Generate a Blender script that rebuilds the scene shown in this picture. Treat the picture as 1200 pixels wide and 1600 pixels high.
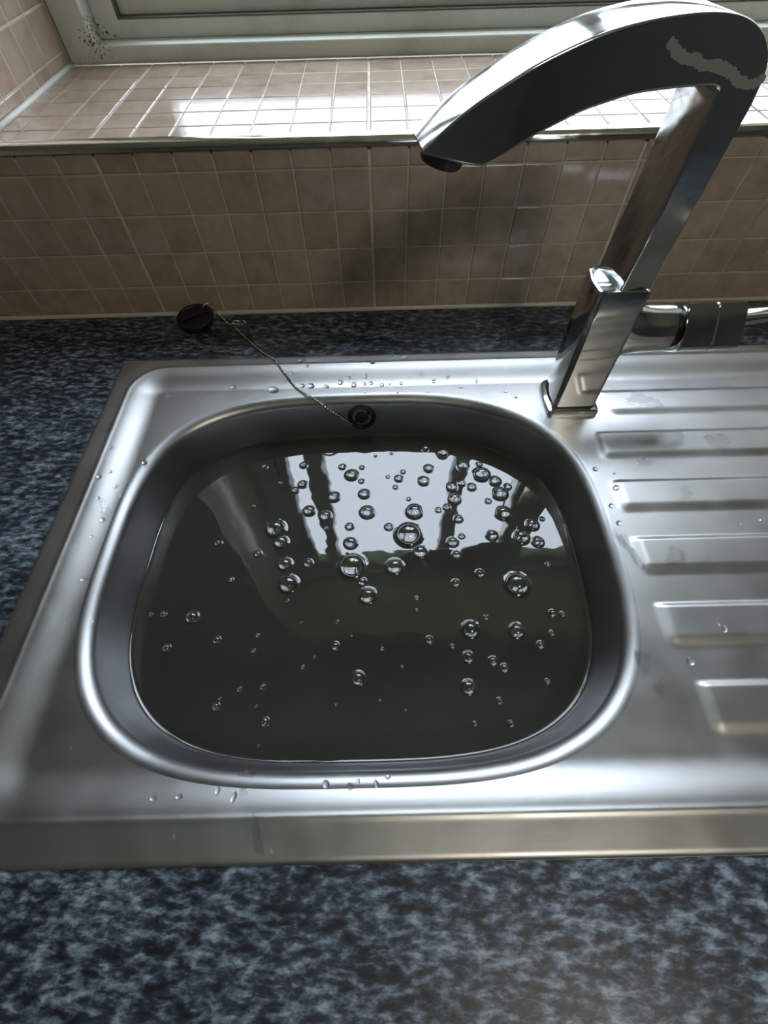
import bpy, bmesh, math, random
from mathutils import Vector, Matrix, noise

for o in list(bpy.data.objects):
    bpy.data.objects.remove(o)
scene = bpy.context.scene
col = scene.collection
random.seed(7)

# ------------------------------------------------------------------ camera
FPX, PITCH, YAW, ROLL, CAMH = 708.72, 1.000772, -0.0073999, -0.0304049, 0.36
fw = Vector((math.sin(YAW) * math.cos(PITCH), math.cos(YAW) * math.cos(PITCH), -math.sin(PITCH)))
rt = Vector((math.cos(YAW), -math.sin(YAW), 0))
up = rt.cross(fw)
r2 = rt * math.cos(ROLL) + up * math.sin(ROLL)
u2 = -rt * math.sin(ROLL) + up * math.cos(ROLL)
cd = bpy.data.cameras.new('camera')
cam = bpy.data.objects.new('camera', cd)
col.objects.link(cam)
cd.sensor_fit = 'VERTICAL'
cd.sensor_height = 24.0
cd.lens = FPX / 1600.0 * 24.0
cd.clip_start = 0.01
m = Matrix((r2, u2, -fw)).transposed().to_4x4()
m.translation = Vector((0, 0, CAMH))
cam.matrix_world = m
scene.camera = cam


def at_z(px, py, z=0.0):
    """where the photo's pixel meets a level plane (used to measure the place)"""
    d = r2 * ((px - 600) / FPX) - u2 * ((py - 800) / FPX) + fw
    return Vector((0, 0, CAMH)) + d * ((z - CAMH) / d.z)


# ------------------------------------------------------------------ sky, lamps, exposure
SKY = 7.0
FILL_LAMP = 15.0
world = bpy.data.worlds.new('overcast_sky')
scene.world = world
world.use_nodes = True
wn, wl = world.node_tree.nodes, world.node_tree.links
wn.clear()
w_out = wn.new('ShaderNodeOutputWorld')
w_bg = wn.new('ShaderNodeBackground')
w_tc = wn.new('ShaderNodeTexCoord')
w_sp = wn.new('ShaderNodeSeparateXYZ')
w_mx = wn.new('ShaderNodeMath'); w_mx.operation = 'MAXIMUM'; w_mx.inputs[1].default_value = 0.0
w_ma = wn.new('ShaderNodeMath'); w_ma.operation = 'MULTIPLY_ADD'
w_ma.inputs[1].default_value = 0.667 * SKY; w_ma.inputs[2].default_value = 0.333 * SKY   # CIE overcast sky
wl.new(w_tc.outputs['Generated'], w_sp.inputs[0])
wl.new(w_sp.outputs['Z'], w_mx.inputs[0])
wl.new(w_mx.outputs[0], w_ma.inputs[0])
w_bg.inputs['Color'].default_value = (0.76, 0.86, 1.0, 1)
wl.new(w_ma.outputs[0], w_bg.inputs['Strength'])
wl.new(w_bg.outputs[0], w_out.inputs[0])

vs = scene.view_settings
vs.view_transform = 'Standard'
vs.look = 'None'
vs.exposure = 0.8
vs.gamma = 1.0
vs.use_curve_mapping = False


# ------------------------------------------------------------------ helpers
def link(o, parent=None):
    col.objects.link(o)
    if parent is not None:
        o.parent = parent
    return o


def mesh_obj(name, verts, faces, mat, parent=None, smooth=False, angle=None):
    me = bpy.data.meshes.new(name)
    me.from_pydata([tuple(v) for v in verts], [], faces)
    me.update()
    if mat:
        me.materials.append(mat)
    o = bpy.data.objects.new(name, me)
    link(o, parent)
    if smooth or angle is not None:
        me.polygons.foreach_set('use_smooth', [True] * len(me.polygons))
        if angle is not None:
            me.set_sharp_from_angle(angle=math.radians(angle))
    return o


def bm_obj(name, bm, mat, parent=None, angle=None):
    me = bpy.data.meshes.new(name)
    bmesh.ops.recalc_face_normals(bm, faces=bm.faces)
    bm.to_mesh(me)
    bm.free()
    me.materials.append(mat)
    o = bpy.data.objects.new(name, me)
    link(o, parent)
    if angle is not None:
        me.polygons.foreach_set('use_smooth', [True] * len(me.polygons))
        me.set_sharp_from_angle(angle=math.radians(angle))
    return o


def empty(name, loc=(0, 0, 0)):
    o = bpy.data.objects.new(name, None)
    o.location = loc
    o.empty_display_size = 0.02
    return link(o)


def tag(o, label=None, cat=None, group=None, kind=None):
    if label: o['label'] = label
    if cat: o['category'] = cat
    if group: o['group'] = group
    if kind: o['kind'] = kind
    return o


def add_box(bm, x0, x1, y0, y1, z0, z1):
    v = [bm.verts.new(p) for p in ((x0, y0, z0), (x1, y0, z0), (x1, y1, z0), (x0, y1, z0),
                                   (x0, y0, z1), (x1, y0, z1), (x1, y1, z1), (x0, y1, z1))]
    for f in ((0, 3, 2, 1), (4, 5, 6, 7), (0, 1, 5, 4), (1, 2, 6, 5), (2, 3, 7, 6), (3, 0, 4, 7)):
        bm.faces.new([v[i] for i in f])


def box_obj(name, b, mat, parent=None, bevel=0.0, seg=2):
    bm = bmesh.new()
    add_box(bm, *b)
    if bevel:
        bmesh.ops.bevel(bm, geom=bm.edges[:], offset=bevel, segments=seg, affect='EDGES', profile=0.5)
    return bm_obj(name, bm, mat, parent, 40 if bevel else None)


def frame_mesh(bm, ox0, ox1, oz0, oz1, ix0, ix1, iz0, iz1, y0, y1):
    """a picture-frame ring in the XZ plane between y0 (room side) and y1"""
    out = [(ox0, oz0), (ox1, oz0), (ox1, oz1), (ox0, oz1)]
    inn = [(ix0, iz0), (ix1, iz0), (ix1, iz1), (ix0, iz1)]
    V = {}
    for k, y in (('f', y0), ('b', y1)):
        for n, L in (('o', out), ('i', inn)):
            V[k + n] = [bm.verts.new((x, y, z)) for x, z in L]
    for i in range(4):
        j = (i + 1) % 4
        bm.faces.new((V['fo'][i], V['fo'][j], V['fi'][j], V['fi'][i]))
        bm.faces.new((V['bo'][j], V['bo'][i], V['bi'][i], V['bi'][j]))
        bm.faces.new((V['fo'][j], V['fo'][i], V['bo'][i], V['bo'][j]))
        bm.faces.new((V['fi'][i], V['fi'][j], V['bi'][j], V['bi'][i]))


def tube(points, radius, seg=10):
    """verts, faces of a round tube along points"""
    V, F = [], []
    n = len(points)
    pts = [Vector(p) for p in points]
    for i, p in enumerate(pts):
        t = (pts[min(i + 1, n - 1)] - pts[max(i - 1, 0)]).normalized()
        a = t.cross(Vector((0, 0, 1)))
        if a.length < 1e-4: a = t.cross(Vector((1, 0, 0)))
        a.normalize(); b = t.cross(a)
        for k in range(seg):
            q = 2 * math.pi * k / seg
            V.append(p + (a * math.cos(q) + b * math.sin(q)) * radius)
    for i in range(n - 1):
        for k in range(seg):
            F.append((i * seg + k, i * seg + (k + 1) % seg, (i + 1) * seg + (k + 1) % seg, (i + 1) * seg + k))
    F.append(tuple(range(seg - 1, -1, -1)))
    F.append(tuple((n - 1) * seg + k for k in range(seg)))
    return V, F


def catmull(P, per=6):
    out = []
    n = len(P)
    for i in range(n - 1):
        p0, p1, p2, p3 = P[max(i - 1, 0)], P[i], P[i + 1], P[min(i + 2, n - 1)]
        for k in range(per):
            t = k / per
            out.append(tuple(0.5 * (2 * b + (c - a) * t + (2 * a - 5 * b + 4 * c - d) * t * t + (3 * b - a - 3 * c + d) * t ** 3)
                             for a, b, c, d in zip(p0, p1, p2, p3)))
    out.append(tuple(P[-1]))
    return out


def smooth01(t):
    t = max(0.0, min(1.0, t))
    return t * t * (3 - 2 * t)


# ------------------------------------------------------------------ materials
def new_mat(name):
    mt = bpy.data.materials.new(name)
    mt.use_nodes = True
    nt = mt.node_tree
    b = nt.nodes['Principled BSDF']
    return mt, nt, b


def N(nt, kind, **kw):
    n = nt.nodes.new(kind)
    for k, v in kw.items():
        if k in n.inputs: n.inputs[k].default_value = v
        else: setattr(n, k, v)
    return n


def coords(nt, scale=(1, 1, 1), rot=(0, 0, 0), world=True):
    mp = N(nt, 'ShaderNodeMapping')
    mp.inputs['Scale'].default_value = scale
    mp.inputs['Rotation'].default_value = rot
    if world:
        g = N(nt, 'ShaderNodeNewGeometry')
        nt.links.new(g.outputs['Position'], mp.inputs['Vector'])
    else:
        g = N(nt, 'ShaderNodeTexCoord')
        nt.links.new(g.outputs['Object'], mp.inputs['Vector'])
    return mp


def ramp(nt, src, stops):
    r = N(nt, 'ShaderNodeValToRGB')
    e = r.color_ramp.elements
    while len(e) < len(stops): e.new(0.5)
    for k, (p, c) in enumerate(stops):
        e[k].position = p
        e[k].color = c if len(c) == 4 else (*c, 1)
    nt.links.new(src, r.inputs['Fac'])
    return r


def bump(nt, b, height, strength, dist=0.001):
    bp = N(nt, 'ShaderNodeBump')
    bp.inputs['Strength'].default_value = strength
    bp.inputs['Distance'].default_value = dist
    nt.links.new(height, bp.inputs['Height'])
    nt.links.new(bp.outputs['Normal'], b.inputs['Normal'])
    return bp


def plain(name, color, rough=0.5, metal=0.0, spec=0.5):
    mt, nt, b = new_mat(name)
    b.inputs['Base Color'].default_value = (*color, 1)
    b.inputs['Roughness'].default_value = rough
    b.inputs['Metallic'].default_value = metal
    b.inputs['Specular IOR Level'].default_value = spec
    return mt, nt, b


def make_steel(name, base=(0.52, 0.525, 0.52), r0=0.34, r1=0.44):
    mt, nt, b = new_mat(name)
    b.inputs['Metallic'].default_value = 1.0
    mp = coords(nt, (14, 160, 60), (0, 0, 0.25))
    n1 = N(nt, 'ShaderNodeTexNoise'); n1.inputs['Scale'].default_value = 4.0; n1.inputs['Detail'].default_value = 6
    nt.links.new(mp.outputs[0], n1.inputs['Vector'])
    mp2 = coords(nt, (1, 1, 1))
    n2 = N(nt, 'ShaderNodeTexNoise'); n2.inputs['Scale'].default_value = 22.0; n2.inputs['Detail'].default_value = 8
    n2.inputs['Roughness'].default_value = 0.65
    nt.links.new(mp2.outputs[0], n2.inputs['Vector'])
    c = ramp(nt, n2.outputs['Fac'], [(0.30, tuple(x * 0.92 for x in base)), (0.62, base)])
    nt.links.new(c.outputs[0], b.inputs['Base Color'])
    rr = N(nt, 'ShaderNodeMapRange')
    rr.inputs['From Min'].default_value = 0.3; rr.inputs['From Max'].default_value = 0.7
    rr.inputs['To Min'].default_value = r0; rr.inputs['To Max'].default_value = r1
    nt.links.new(n2.outputs['Fac'], rr.inputs['Value'])
    nt.links.new(rr.outputs[0], b.inputs['Roughness'])
    bump(nt, b, n1.outputs['Fac'], 0.06, 0.0004)
    return mt


STEEL = make_steel('brushed_stainless_steel')


def make_chrome(name, tint=(0.60, 0.625, 0.62), rough=0.085):
    mt, nt, b = plain(name, tint, rough, 1.0)
    mp = coords(nt, (1, 1, 1))
    n = N(nt, 'ShaderNodeTexNoise'); n.inputs['Scale'].default_value = 55; n.inputs['Detail'].default_value = 5
    nt.links.new(mp.outputs[0], n.inputs['Vector'])
    rr = N(nt, 'ShaderNodeMapRange')
    rr.inputs['From Min'].default_value = 0.35; rr.inputs['From Max'].default_value = 0.75
    rr.inputs['To Min'].default_value = rough * 0.6; rr.inputs['To Max'].default_value = rough * 2.2
    nt.links.new(n.outputs['Fac'], rr.inputs['Value'])
    nt.links.new(rr.outputs[0], b.inputs['Roughness'])
    return mt


CHROME = make_chrome('polished_chrome')
CHROME_TRIM = make_chrome('chrome_tile_edging', (0.74, 0.72, 0.66), 0.12)


def make_granite():
    mt, nt, b = new_mat('dark_blue_grey_granite_laminate')
    b.inputs['Roughness'].default_value = 0.42
    mp = coords(nt, (0.55, 1.2, 1), (0, 0, 0.30))
    a = N(nt, 'ShaderNodeTexNoise'); a.inputs['Scale'].default_value = 160; a.inputs['Detail'].default_value = 7; a.inputs['Roughness'].default_value = 0.62
    a.inputs['Distortion'].default_value = 0.15
    c = N(nt, 'ShaderNodeTexNoise'); c.inputs['Scale'].default_value = 34; c.inputs['Detail'].default_value = 4
    d = N(nt, 'ShaderNodeTexVoronoi'); d.inputs['Scale'].default_value = 260
    for n in (a, c, d): nt.links.new(mp.outputs[0], n.inputs['Vector'])
    mx = N(nt, 'ShaderNodeMath', operation='MULTIPLY_ADD'); mx.inputs[1].default_value = 0.35
    nt.links.new(c.outputs['Fac'], mx.inputs[0])
    nt.links.new(a.outputs['Fac'], mx.inputs[2])
    cr = ramp(nt, mx.outputs[0], [(0.54, (0.008, 0.010, 0.014)), (0.65, (0.030, 0.040, 0.055)),
                                  (0.74, (0.10, 0.132, 0.165)), (0.86, (0.27, 0.32, 0.365))])
    dk = ramp(nt, d.outputs['Distance'], [(0.05, (0.55, 0.55, 0.55)), (0.45, (1, 1, 1))])
    mm = N(nt, 'ShaderNodeMix', data_type='RGBA', blend_type='MULTIPLY')
    mm.inputs[0].default_value = 1.0
    nt.links.new(cr.outputs[0], mm.inputs[6]); nt.links.new(dk.outputs[0], mm.inputs[7])
    nt.links.new(mm.outputs[2], b.inputs['Base Color'])
    bump(nt, b, a.outputs['Fac'], 0.12, 0.0006)
    return mt


GRANITE = make_granite()


def make_tile():
    mt, nt, b = new_mat('glazed_beige_tile')
    oi = N(nt, 'ShaderNodeObjectInfo')
    mp = coords(nt, (1, 1, 1))
    n = N(nt, 'ShaderNodeTexNoise'); n.inputs['Scale'].default_value = 42; n.inputs['Detail'].default_value = 6; n.inputs['Roughness'].default_value = 0.6
    nt.links.new(mp.outputs[0], n.inputs['Vector'])
    ad = N(nt, 'ShaderNodeMath', operation='MULTIPLY_ADD'); ad.inputs[1].default_value = 0.22
    nt.links.new(oi.outputs['Random'], ad.inputs[0]); nt.links.new(n.outputs['Fac'], ad.inputs[2])
    cr = ramp(nt, ad.outputs[0], [(0.40, (0.33, 0.245, 0.185)), (0.60, (0.41, 0.315, 0.24)), (0.85, (0.47, 0.375, 0.295))])
    nt.links.new(cr.outputs[0], b.inputs['Base Color'])
    b.inputs['Roughness'].default_value = 0.13
    n2 = N(nt, 'ShaderNodeTexNoise'); n2.inputs['Scale'].default_value = 30; n2.inputs['Detail'].default_value = 2
    nt.links.new(mp.outputs[0], n2.inputs['Vector'])
    bump(nt, b, n2.outputs['Fac'], 0.05, 0.001)
    return mt


TILE = make_tile()


def make_grout():
    mt, nt, b = plain('cream_grout', (0.60, 0.53, 0.44), 0.55)
    mp = coords(nt)
    n = N(nt, 'ShaderNodeTexNoise'); n.inputs['Scale'].default_value = 60; n.inputs['Detail'].default_value = 4
    nt.links.new(mp.outputs[0], n.inputs['Vector'])
    cr = ramp(nt, n.outputs['Fac'], [(0.3, (0.46, 0.39, 0.31)), (0.65, (0.66, 0.59, 0.50))])
    nt.links.new(cr.outputs[0], b.inputs['Base Color'])
    return mt


GROUT = make_grout()
SEALANT, _, _ = plain('cream_silicone_sealant', (0.58, 0.54, 0.42), 0.4)
SEAL_WHITE, _, _ = plain('white_silicone_sealant', (0.76, 0.77, 0.72), 0.35)


def make_pvc():
    mt, nt, b = plain('white_window_plastic', (0.62, 0.66, 0.62), 0.32)
    mp = coords(nt)
    n = N(nt, 'ShaderNodeTexNoise'); n.inputs['Scale'].default_value = 9; n.inputs['Detail'].default_value = 8; n.inputs['Roughness'].default_value = 0.7
    nt.links.new(mp.outputs[0], n.inputs['Vector'])
    cr = ramp(nt, n.outputs['Fac'], [(0.30, (0.50, 0.53, 0.48)), (0.55, (0.64, 0.68, 0.64))])
    # black mould specks that grow in the corner of the frame
    g = N(nt, 'ShaderNodeNewGeometry')
    ds = N(nt, 'ShaderNodeVectorMath', operation='DISTANCE')
    ds.inputs[1].default_value = (-0.3475, 0.812, 0.208)
    nt.links.new(g.outputs['Position'], ds.inputs[0])
    near = N(nt, 'ShaderNodeMapRange')
    near.inputs['From Min'].default_value = 0.012; near.inputs['From Max'].default_value = 0.034
    near.inputs['To Min'].default_value = 0.12; near.inputs['To Max'].default_value = -0.1
    nt.links.new(ds.outputs['Value'], near.inputs['Value'])
    sp = N(nt, 'ShaderNodeTexNoise'); sp.inputs['Scale'].default_value = 320; sp.inputs['Detail'].default_value = 3
    nt.links.new(mp.outputs[0], sp.inputs['Vector'])
    sm = N(nt, 'ShaderNodeMath', operation='ADD')
    nt.links.new(sp.outputs['Fac'], sm.inputs[0]); nt.links.new(near.outputs[0], sm.inputs[1])
    mask = ramp(nt, sm.outputs[0], [(0.62, (0, 0, 0)), (0.70, (1, 1, 1))])
    mx = N(nt, 'ShaderNodeMix', data_type='RGBA')
    nt.links.new(mask.outputs[0], mx.inputs[0])
    nt.links.new(cr.outputs[0], mx.inputs[6])
    mx.inputs[7].default_value = (0.06, 0.06, 0.05, 1)
    nt.links.new(mx.outputs[2], b.inputs['Base Color'])
    return mt


PVC = make_pvc()
GASKET, _, _ = plain('grey_rubber_gasket', (0.12, 0.12, 0.11), 0.6)
RUBBER, _, _ = plain('black_rubber', (0.008, 0.008, 0.009), 0.5)
BLACK_PLASTIC, _, _ = plain('black_plastic', (0.008, 0.009, 0.012), 0.28)
AERATOR, _, _ = plain('dark_aerator_plastic', (0.03, 0.033, 0.035), 0.35)
CHAIN, _, _ = plain('bead_chain_metal', (0.62, 0.60, 0.54), 0.22, 1.0)
REFLECTION_GREY, _, _ = plain('painted_reflection_grey', (0.30, 0.31, 0.30), 0.65)  # matt grey for the reflection painted on the spout


def thin_clear(name, ior, tint=(1, 1, 1), gloss=1.0):
    """clear sheet: transparent with Fresnel reflection"""
    mt = bpy.data.materials.new(name)
    mt.use_nodes = True
    nt = mt.node_tree
    nt.nodes.clear()
    out = N(nt, 'ShaderNodeOutputMaterial')
    mix = N(nt, 'ShaderNodeMixShader')
    tr = N(nt, 'ShaderNodeBsdfTransparent'); tr.inputs[0].default_value = (*tint, 1)
    gl = N(nt, 'ShaderNodeBsdfGlossy'); gl.inputs['Roughness'].default_value = 0.02
    gl.inputs[0].default_value = (gloss, gloss, gloss, 1)
    fr = N(nt, 'ShaderNodeFresnel')
    g = N(nt, 'ShaderNodeNewGeometry')      # same reflectance from either face of the sheet
    mr = N(nt, 'ShaderNodeMapRange')
    mr.inputs['To Min'].default_value = ior; mr.inputs['To Max'].default_value = 1.0 / ior
    nt.links.new(g.outputs['Backfacing'], mr.inputs['Value'])
    nt.links.new(mr.outputs[0], fr.inputs['IOR'])
    nt.links.new(fr.outputs[0], mix.inputs[0])
    nt.links.new(tr.outputs[0], mix.inputs[1])
    nt.links.new(gl.outputs[0], mix.inputs[2])
    nt.links.new(mix.outputs[0], out.inputs[0])
    return mt


GLASS = thin_clear('clear_window_glass', 1.45)
FILM = thin_clear('soapy_bubble_film', 1.85, (0.96, 0.97, 0.97))
DROP, _nt, _b = plain('clear_water_drop', (1, 1, 1), 0.0)
_b.inputs['Transmission Weight'].default_value = 1.0
_b.inputs['IOR'].default_value = 1.33



def make_water():
    mt, nt, b = plain('murky_grey_water', (0.030, 0.030, 0.025), 0.02)
    b.inputs['IOR'].default_value = 1.68
    mp = coords(nt, (1, 1, 1))
    n = N(nt, 'ShaderNodeTexNoise'); n.inputs['Scale'].default_value = 26; n.inputs['Detail'].default_value = 2
    n2 = N(nt, 'ShaderNodeTexNoise'); n2.inputs['Scale'].default_value = 9; n2.inputs['Detail'].default_value = 5
    nt.links.new(mp.outputs[0], n.inputs['Vector']); nt.links.new(mp.outputs[0], n2.inputs['Vector'])
    cr = ramp(nt, n2.outputs['Fac'], [(0.3, (0.026, 0.026, 0.022)), (0.7, (0.036, 0.036, 0.030))])
    nt.links.new(cr.outputs[0], b.inputs['Base Color'])
    bump(nt, b, n.outputs['Fac'], 0.14, 0.002)
    return mt


WATER = make_water()


def wall_paint(name, c):
    mt, nt, b = plain(name, c, 0.7)
    mp = coords(nt)
    n = N(nt, 'ShaderNodeTexNoise'); n.inputs['Scale'].default_value = 5; n.inputs['Detail'].default_value = 4
    nt.links.new(mp.outputs[0], n.inputs['Vector'])
    cr = ramp(nt, n.outputs['Fac'], [(0.3, tuple(x * 0.94 for x in c)), (0.7, c)])
    nt.links.new(cr.outputs[0], b.inputs['Base Color'])
    return mt


PAINT = wall_paint('warm_white_wall_paint', (0.62, 0.58, 0.50))
DARK_PAINT = wall_paint('slate_wall_paint', (0.17, 0.195, 0.20))
CEIL = wall_paint('white_ceiling_paint', (0.70, 0.69, 0.66))
FLOOR = wall_paint('brown_vinyl_floor', (0.20, 0.15, 0.11))
LAWN = wall_paint('green_lawn', (0.10, 0.16, 0.05))

# ------------------------------------------------------------------ room shell
YW, ZS = 0.549, 0.186            # face of the tiled wall, top of the tiled sill
RX0, RX1, ZH = -0.388, 0.80, 1.28  # window opening
YB = 0.90                        # outer face of the wall
X0, X1, Y0, Z0, Z1 = -1.7, 1.9, -2.6, -0.9, 1.5
G = 0.001                        # grout lies this deep behind the tile faces

bm = bmesh.new()
frame_mesh(bm, X0 - .1, X1 + .1, Z0 - .1, Z1 + .1, RX0 - G, RX1, ZS - 0.012, ZH, YW + G, YB)
wall_back = tag(bm_obj('wall_back', bm, GROUT), kind='structure')
tag(box_obj('wall_left', (X0 - .1, X0, Y0 - .1, YW + G, Z0 - .1, Z1 + .1), PAINT), kind='structure')
tag(box_obj('wall_right', (X1, X1 + .1, Y0 - .1, YW + G, Z0 - .1, Z1 + .1), DARK_PAINT), kind='structure')
tag(box_obj('wall_front', (X0, X1, Y0 - .1, Y0, Z0 - .1, Z1 + .1), DARK_PAINT), kind='structure')
tag(box_obj('floor', (X0, X1, Y0, YW + G, Z0 - .1, Z0), FLOOR), kind='structure')
tag(box_obj('ceiling', (X0, X1, Y0, YW + G, Z1, Z1 + .1), CEIL), kind='structure')
tag(box_obj('ground', (-14, 14, YB, 26, -1.3, -1.2), LAWN), kind='structure')

# unseen ceiling lamp, added as fill for the wall, worktop and steel
lamp = empty('added_fill_lamp', (0.55, -0.85, Z1))
tag(lamp, 'unseen round ceiling lamp with opal glass, added as fill light', 'lamp')
FILL_LAMP_BODY, _, _ = plain('added_fill_lamp_white_metal', (0.8, 0.8, 0.8), 0.4)
OPAL, _nt, _b = plain('added_fill_lamp_opal_glass', (0.9, 0.88, 0.84), 0.4)
_b.inputs['Emission Color'].default_value = (1.0, 0.90, 0.76, 1)
_b.inputs['Emission Strength'].default_value = FILL_LAMP
for nm, pr, mt in (('rim', [(0.19, 0.0), (0.20, -0.012), (0.195, -0.03), (0.175, -0.034)], FILL_LAMP_BODY),
                   ('diffuser', [(0.175, -0.032), (0.165, -0.055), (0.13, -0.075), (0.07, -0.086), (0.01, -0.089)], OPAL)):
    V, F = [], []
    for r, z in pr:
        V += [(r * math.cos(k * math.pi / 24), r * math.sin(k * math.pi / 24), z) for k in range(48)]
    for l in range(len(pr) - 1):
        F += [(l * 48 + k, (l + 1) * 48 + k, (l + 1) * 48 + (k + 1) % 48, l * 48 + (k + 1) % 48) for k in range(48)]
    F.append(tuple((len(pr) - 1) * 48 + k for k in range(47, -1, -1)))
    mesh_obj(nm, V, F, mt, lamp, angle=40)

# tiled sill slab and tiled side of the window recess
sill = tag(box_obj('window_sill', (RX0 - G, RX1, YW + 0.004, 0.80, ZS - 0.012, ZS - G), GROUT), kind='structure')
reveal = tag(box_obj('wall_recess', (RX0 - 0.012, RX0 - G * 0.5, YW + 0.002, YB, ZS - 0.0005, ZH), GROUT), kind='structure')

_tile_cache = {}


def tile_mesh(w, h):
    key = (round(w, 4), round(h, 4))
    if key in _tile_cache: return _tile_cache[key]
    b, t = 0.0009, 0.0011
    V = []
    for z, i in ((-t, 0), (-b * 0.55, 0), (0, b)):
        V += [(-w / 2 + i, -h / 2 + i, z), (w / 2 - i, -h / 2 + i, z), (w / 2 - i, h / 2 - i, z), (-w / 2 + i, h / 2 - i, z)]
    F = [(8, 9, 10, 11)]
    for L in (0, 4):
        for k in range(4):
            F.append((L + k, L + (k + 1) % 4, L + 4 + (k + 1) % 4, L + 4 + k))
    me = bpy.data.meshes.new('tile')
    me.from_pydata(V, [], F)
    me.materials.append(TILE)
    me.polygons.foreach_set('use_smooth', [True] * len(me.polygons))
    me.set_sharp_from_angle(angle=math.radians(12))
    _tile_cache[key] = me
    return me


def put_tile(parent, w, h, mat):
    o = bpy.data.objects.new('tile', tile_mesh(w, h))
    link(o, parent)
    o.matrix_world = mat


def jit(a=0.0022): return random.uniform(-a, a)


GW, GWIDE = 0.0015, 0.0034       # scored joints, true joints between the large tiles
PX, XREF, NX = 0.0395, -0.0077, 7


def col_edges(xa, xb):
    """left and right limits of each little tile, with wide joints every seven"""
    L = []
    k0 = int(math.floor((xa - XREF) / PX)); k1 = int(math.ceil((xb - XREF) / PX))
    for k in range(k0, k1):
        l, r = XREF + k * PX, XREF + (k + 1) * PX
        gl = GWIDE if k % NX == 0 else GW
        gr = GWIDE if (k + 1) % NX == 0 else GW
        l, r = max(l + gl / 2, xa), min(r - gr / 2, xb)
        if r - l > 0.006: L.append((l, r))
    return L


rows_wall = [(0.0035, 0.0381), (0.0381, 0.0785), (0.0785, 0.1187), (0.1187, 0.1589), (0.1589, 0.1785)]
for l, r in col_edges(-0.60, 0.62):
    for z0, z1 in rows_wall:
        z0 += GW / 2; z1 -= GW / 2
        M = Matrix.Translation(((l + r) / 2, YW, (z0 + z1) / 2)) @ Matrix.Rotation(math.pi / 2 + jit(), 4, 'X') @ Matrix.Rotation(jit(), 4, 'Y')
        put_tile(wall_back, r - l, z1 - z0, M)
sy = [YW + 0.0085] + [0.5845 + 0.0400 * k for k in range(6)]
sy[-1] = 0.7985
for l, r in col_edges(RX0 + 0.001, 0.62):
    for a, b in zip(sy[:-1], sy[1:]):
        a2, b2 = a + GW / 2, b - GW / 2
        M = Matrix.Translation(((l + r) / 2, (a2 + b2) / 2, ZS)) @ Matrix.Rotation(jit(0.0005), 4, 'X') @ Matrix.Rotation(jit(0.0005), 4, 'Y')
        put_tile(sill, r - l, b2 - a2, M)
rz = [ZS + 0.003, 0.2005] + [0.2400 + 0.0395 * k for k in range(26)]
for a, b in zip(sy[:-1], sy[1:]):
    for k, (z0, z1) in enumerate(zip(rz[:-1], rz[1:])):
        g0 = GWIDE if k % 7 == 2 else GW
        M = (Matrix.Translation((RX0, (a + b) / 2, (z0 + z1) / 2)) @ Matrix.Rotation(math.pi / 2 + jit(), 4, 'Y') @ Matrix.Rotation(jit(), 4, 'X'))
        put_tile(reveal, z1 - z0 - g0, b - a - GW, M)

# chrome quadrant edging along the front of the sill
V, F = [], []
prof = [(YW + 0.0095, ZS - 0.009), (YW + 0.0095, ZS + 0.0004), (YW + 0.008, ZS + 0.0006)]
for k in range(9):
    q = math.pi / 2 * k / 8
    prof.append((YW + 0.006 - 0.0085 * math.sin(q), ZS - 0.0078 + 0.0082 * math.cos(q)))
prof += [(YW + 0.0005, ZS - 0.0085)]
for x in (RX0 - 0.35, RX1 + 0.3):
    V += [(x, y, z) for y, z in prof]
n = len(prof)
F = [(k, (k + 1) % n, n + (k + 1) % n, n + k) for k in range(n)] + [tuple(range(n)), tuple(range(2 * n - 1, n - 1, -1))]
trim = tag(mesh_obj('trim_1', V, F, CHROME_TRIM, angle=40), kind='structure')
trim['label'] = 'chrome quadrant edging along the front of the tiled sill'

# sealant beads
V, F = tube([(x, YW - 0.0005, 0.0012) for x in (-1.65, -0.5, -0.2, 0.1, 0.4, 1.85)], 0.0032, 8)
tag(mesh_obj('trim_2', V, F, SEALANT, smooth=True), kind='structure')
V, F = tube([(RX0 + 0.0015, YW + 0.012, ZS + 0.0015), (RX0 + 0.0015, 0.66, ZS + 0.001), (RX0 + 0.0015, 0.799, ZS + 0.0015)], 0.0030, 8)
tag(mesh_obj('trim_3', V, F, SEAL_WHITE, smooth=True), kind='structure')

# ------------------------------------------------------------------ window
win = tag(empty('window_1', (0.2, 0.80, ZS)), kind='structure')
win['label'] = 'white plastic window above the tiled sill'


def wpart(name, bm, mat, bev=0.0):
    if bev:
        bmesh.ops.bevel(bm, geom=bm.edges[:], offset=bev, segments=3, affect='EDGES', profile=0.5)
    o = bm_obj(name, bm, mat, None, 40)
    o.parent = win
    o.matrix_parent_inverse = Matrix.Translation((-0.2, -0.80, -ZS))
    return o


bm = bmesh.new(); frame_mesh(bm, RX0 + .001, RX1 - .001, ZS, ZH - .001, -0.349, 0.765, 0.2035, 1.245, 0.800, 0.885); wpart('outer_frame', bm, PVC, 0.003)
bm = bmesh.new(); frame_mesh(bm, -0.349, 0.765, 0.2035, 1.245, -0.318, 0.735, 0.2215, 1.225, 0.826, 0.880); wpart('sash_frame', bm, PVC, 0.002)
bm = bmesh.new(); frame_mesh(bm, -0.3185, 0.7355, 0.2210, 1.2255, -0.3170, 0.7340, 0.2225, 1.2240, 0.8258, 0.870); wpart('gasket', bm, GASKET)
bm = bmesh.new(); frame_mesh(bm, -0.3170, 0.7340, 0.2225, 1.2240, -0.290, 0.715, 0.2365, 1.210, 0.836, 0.875); wpart('glazing_bead', bm, PVC, 0.0015)
bm = bmesh.new(); add_box(bm, -0.2905, 0.7155, 0.832, 0.876, 0.345, 0.390); wpart('transom', bm, PVC, 0.002)
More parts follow.
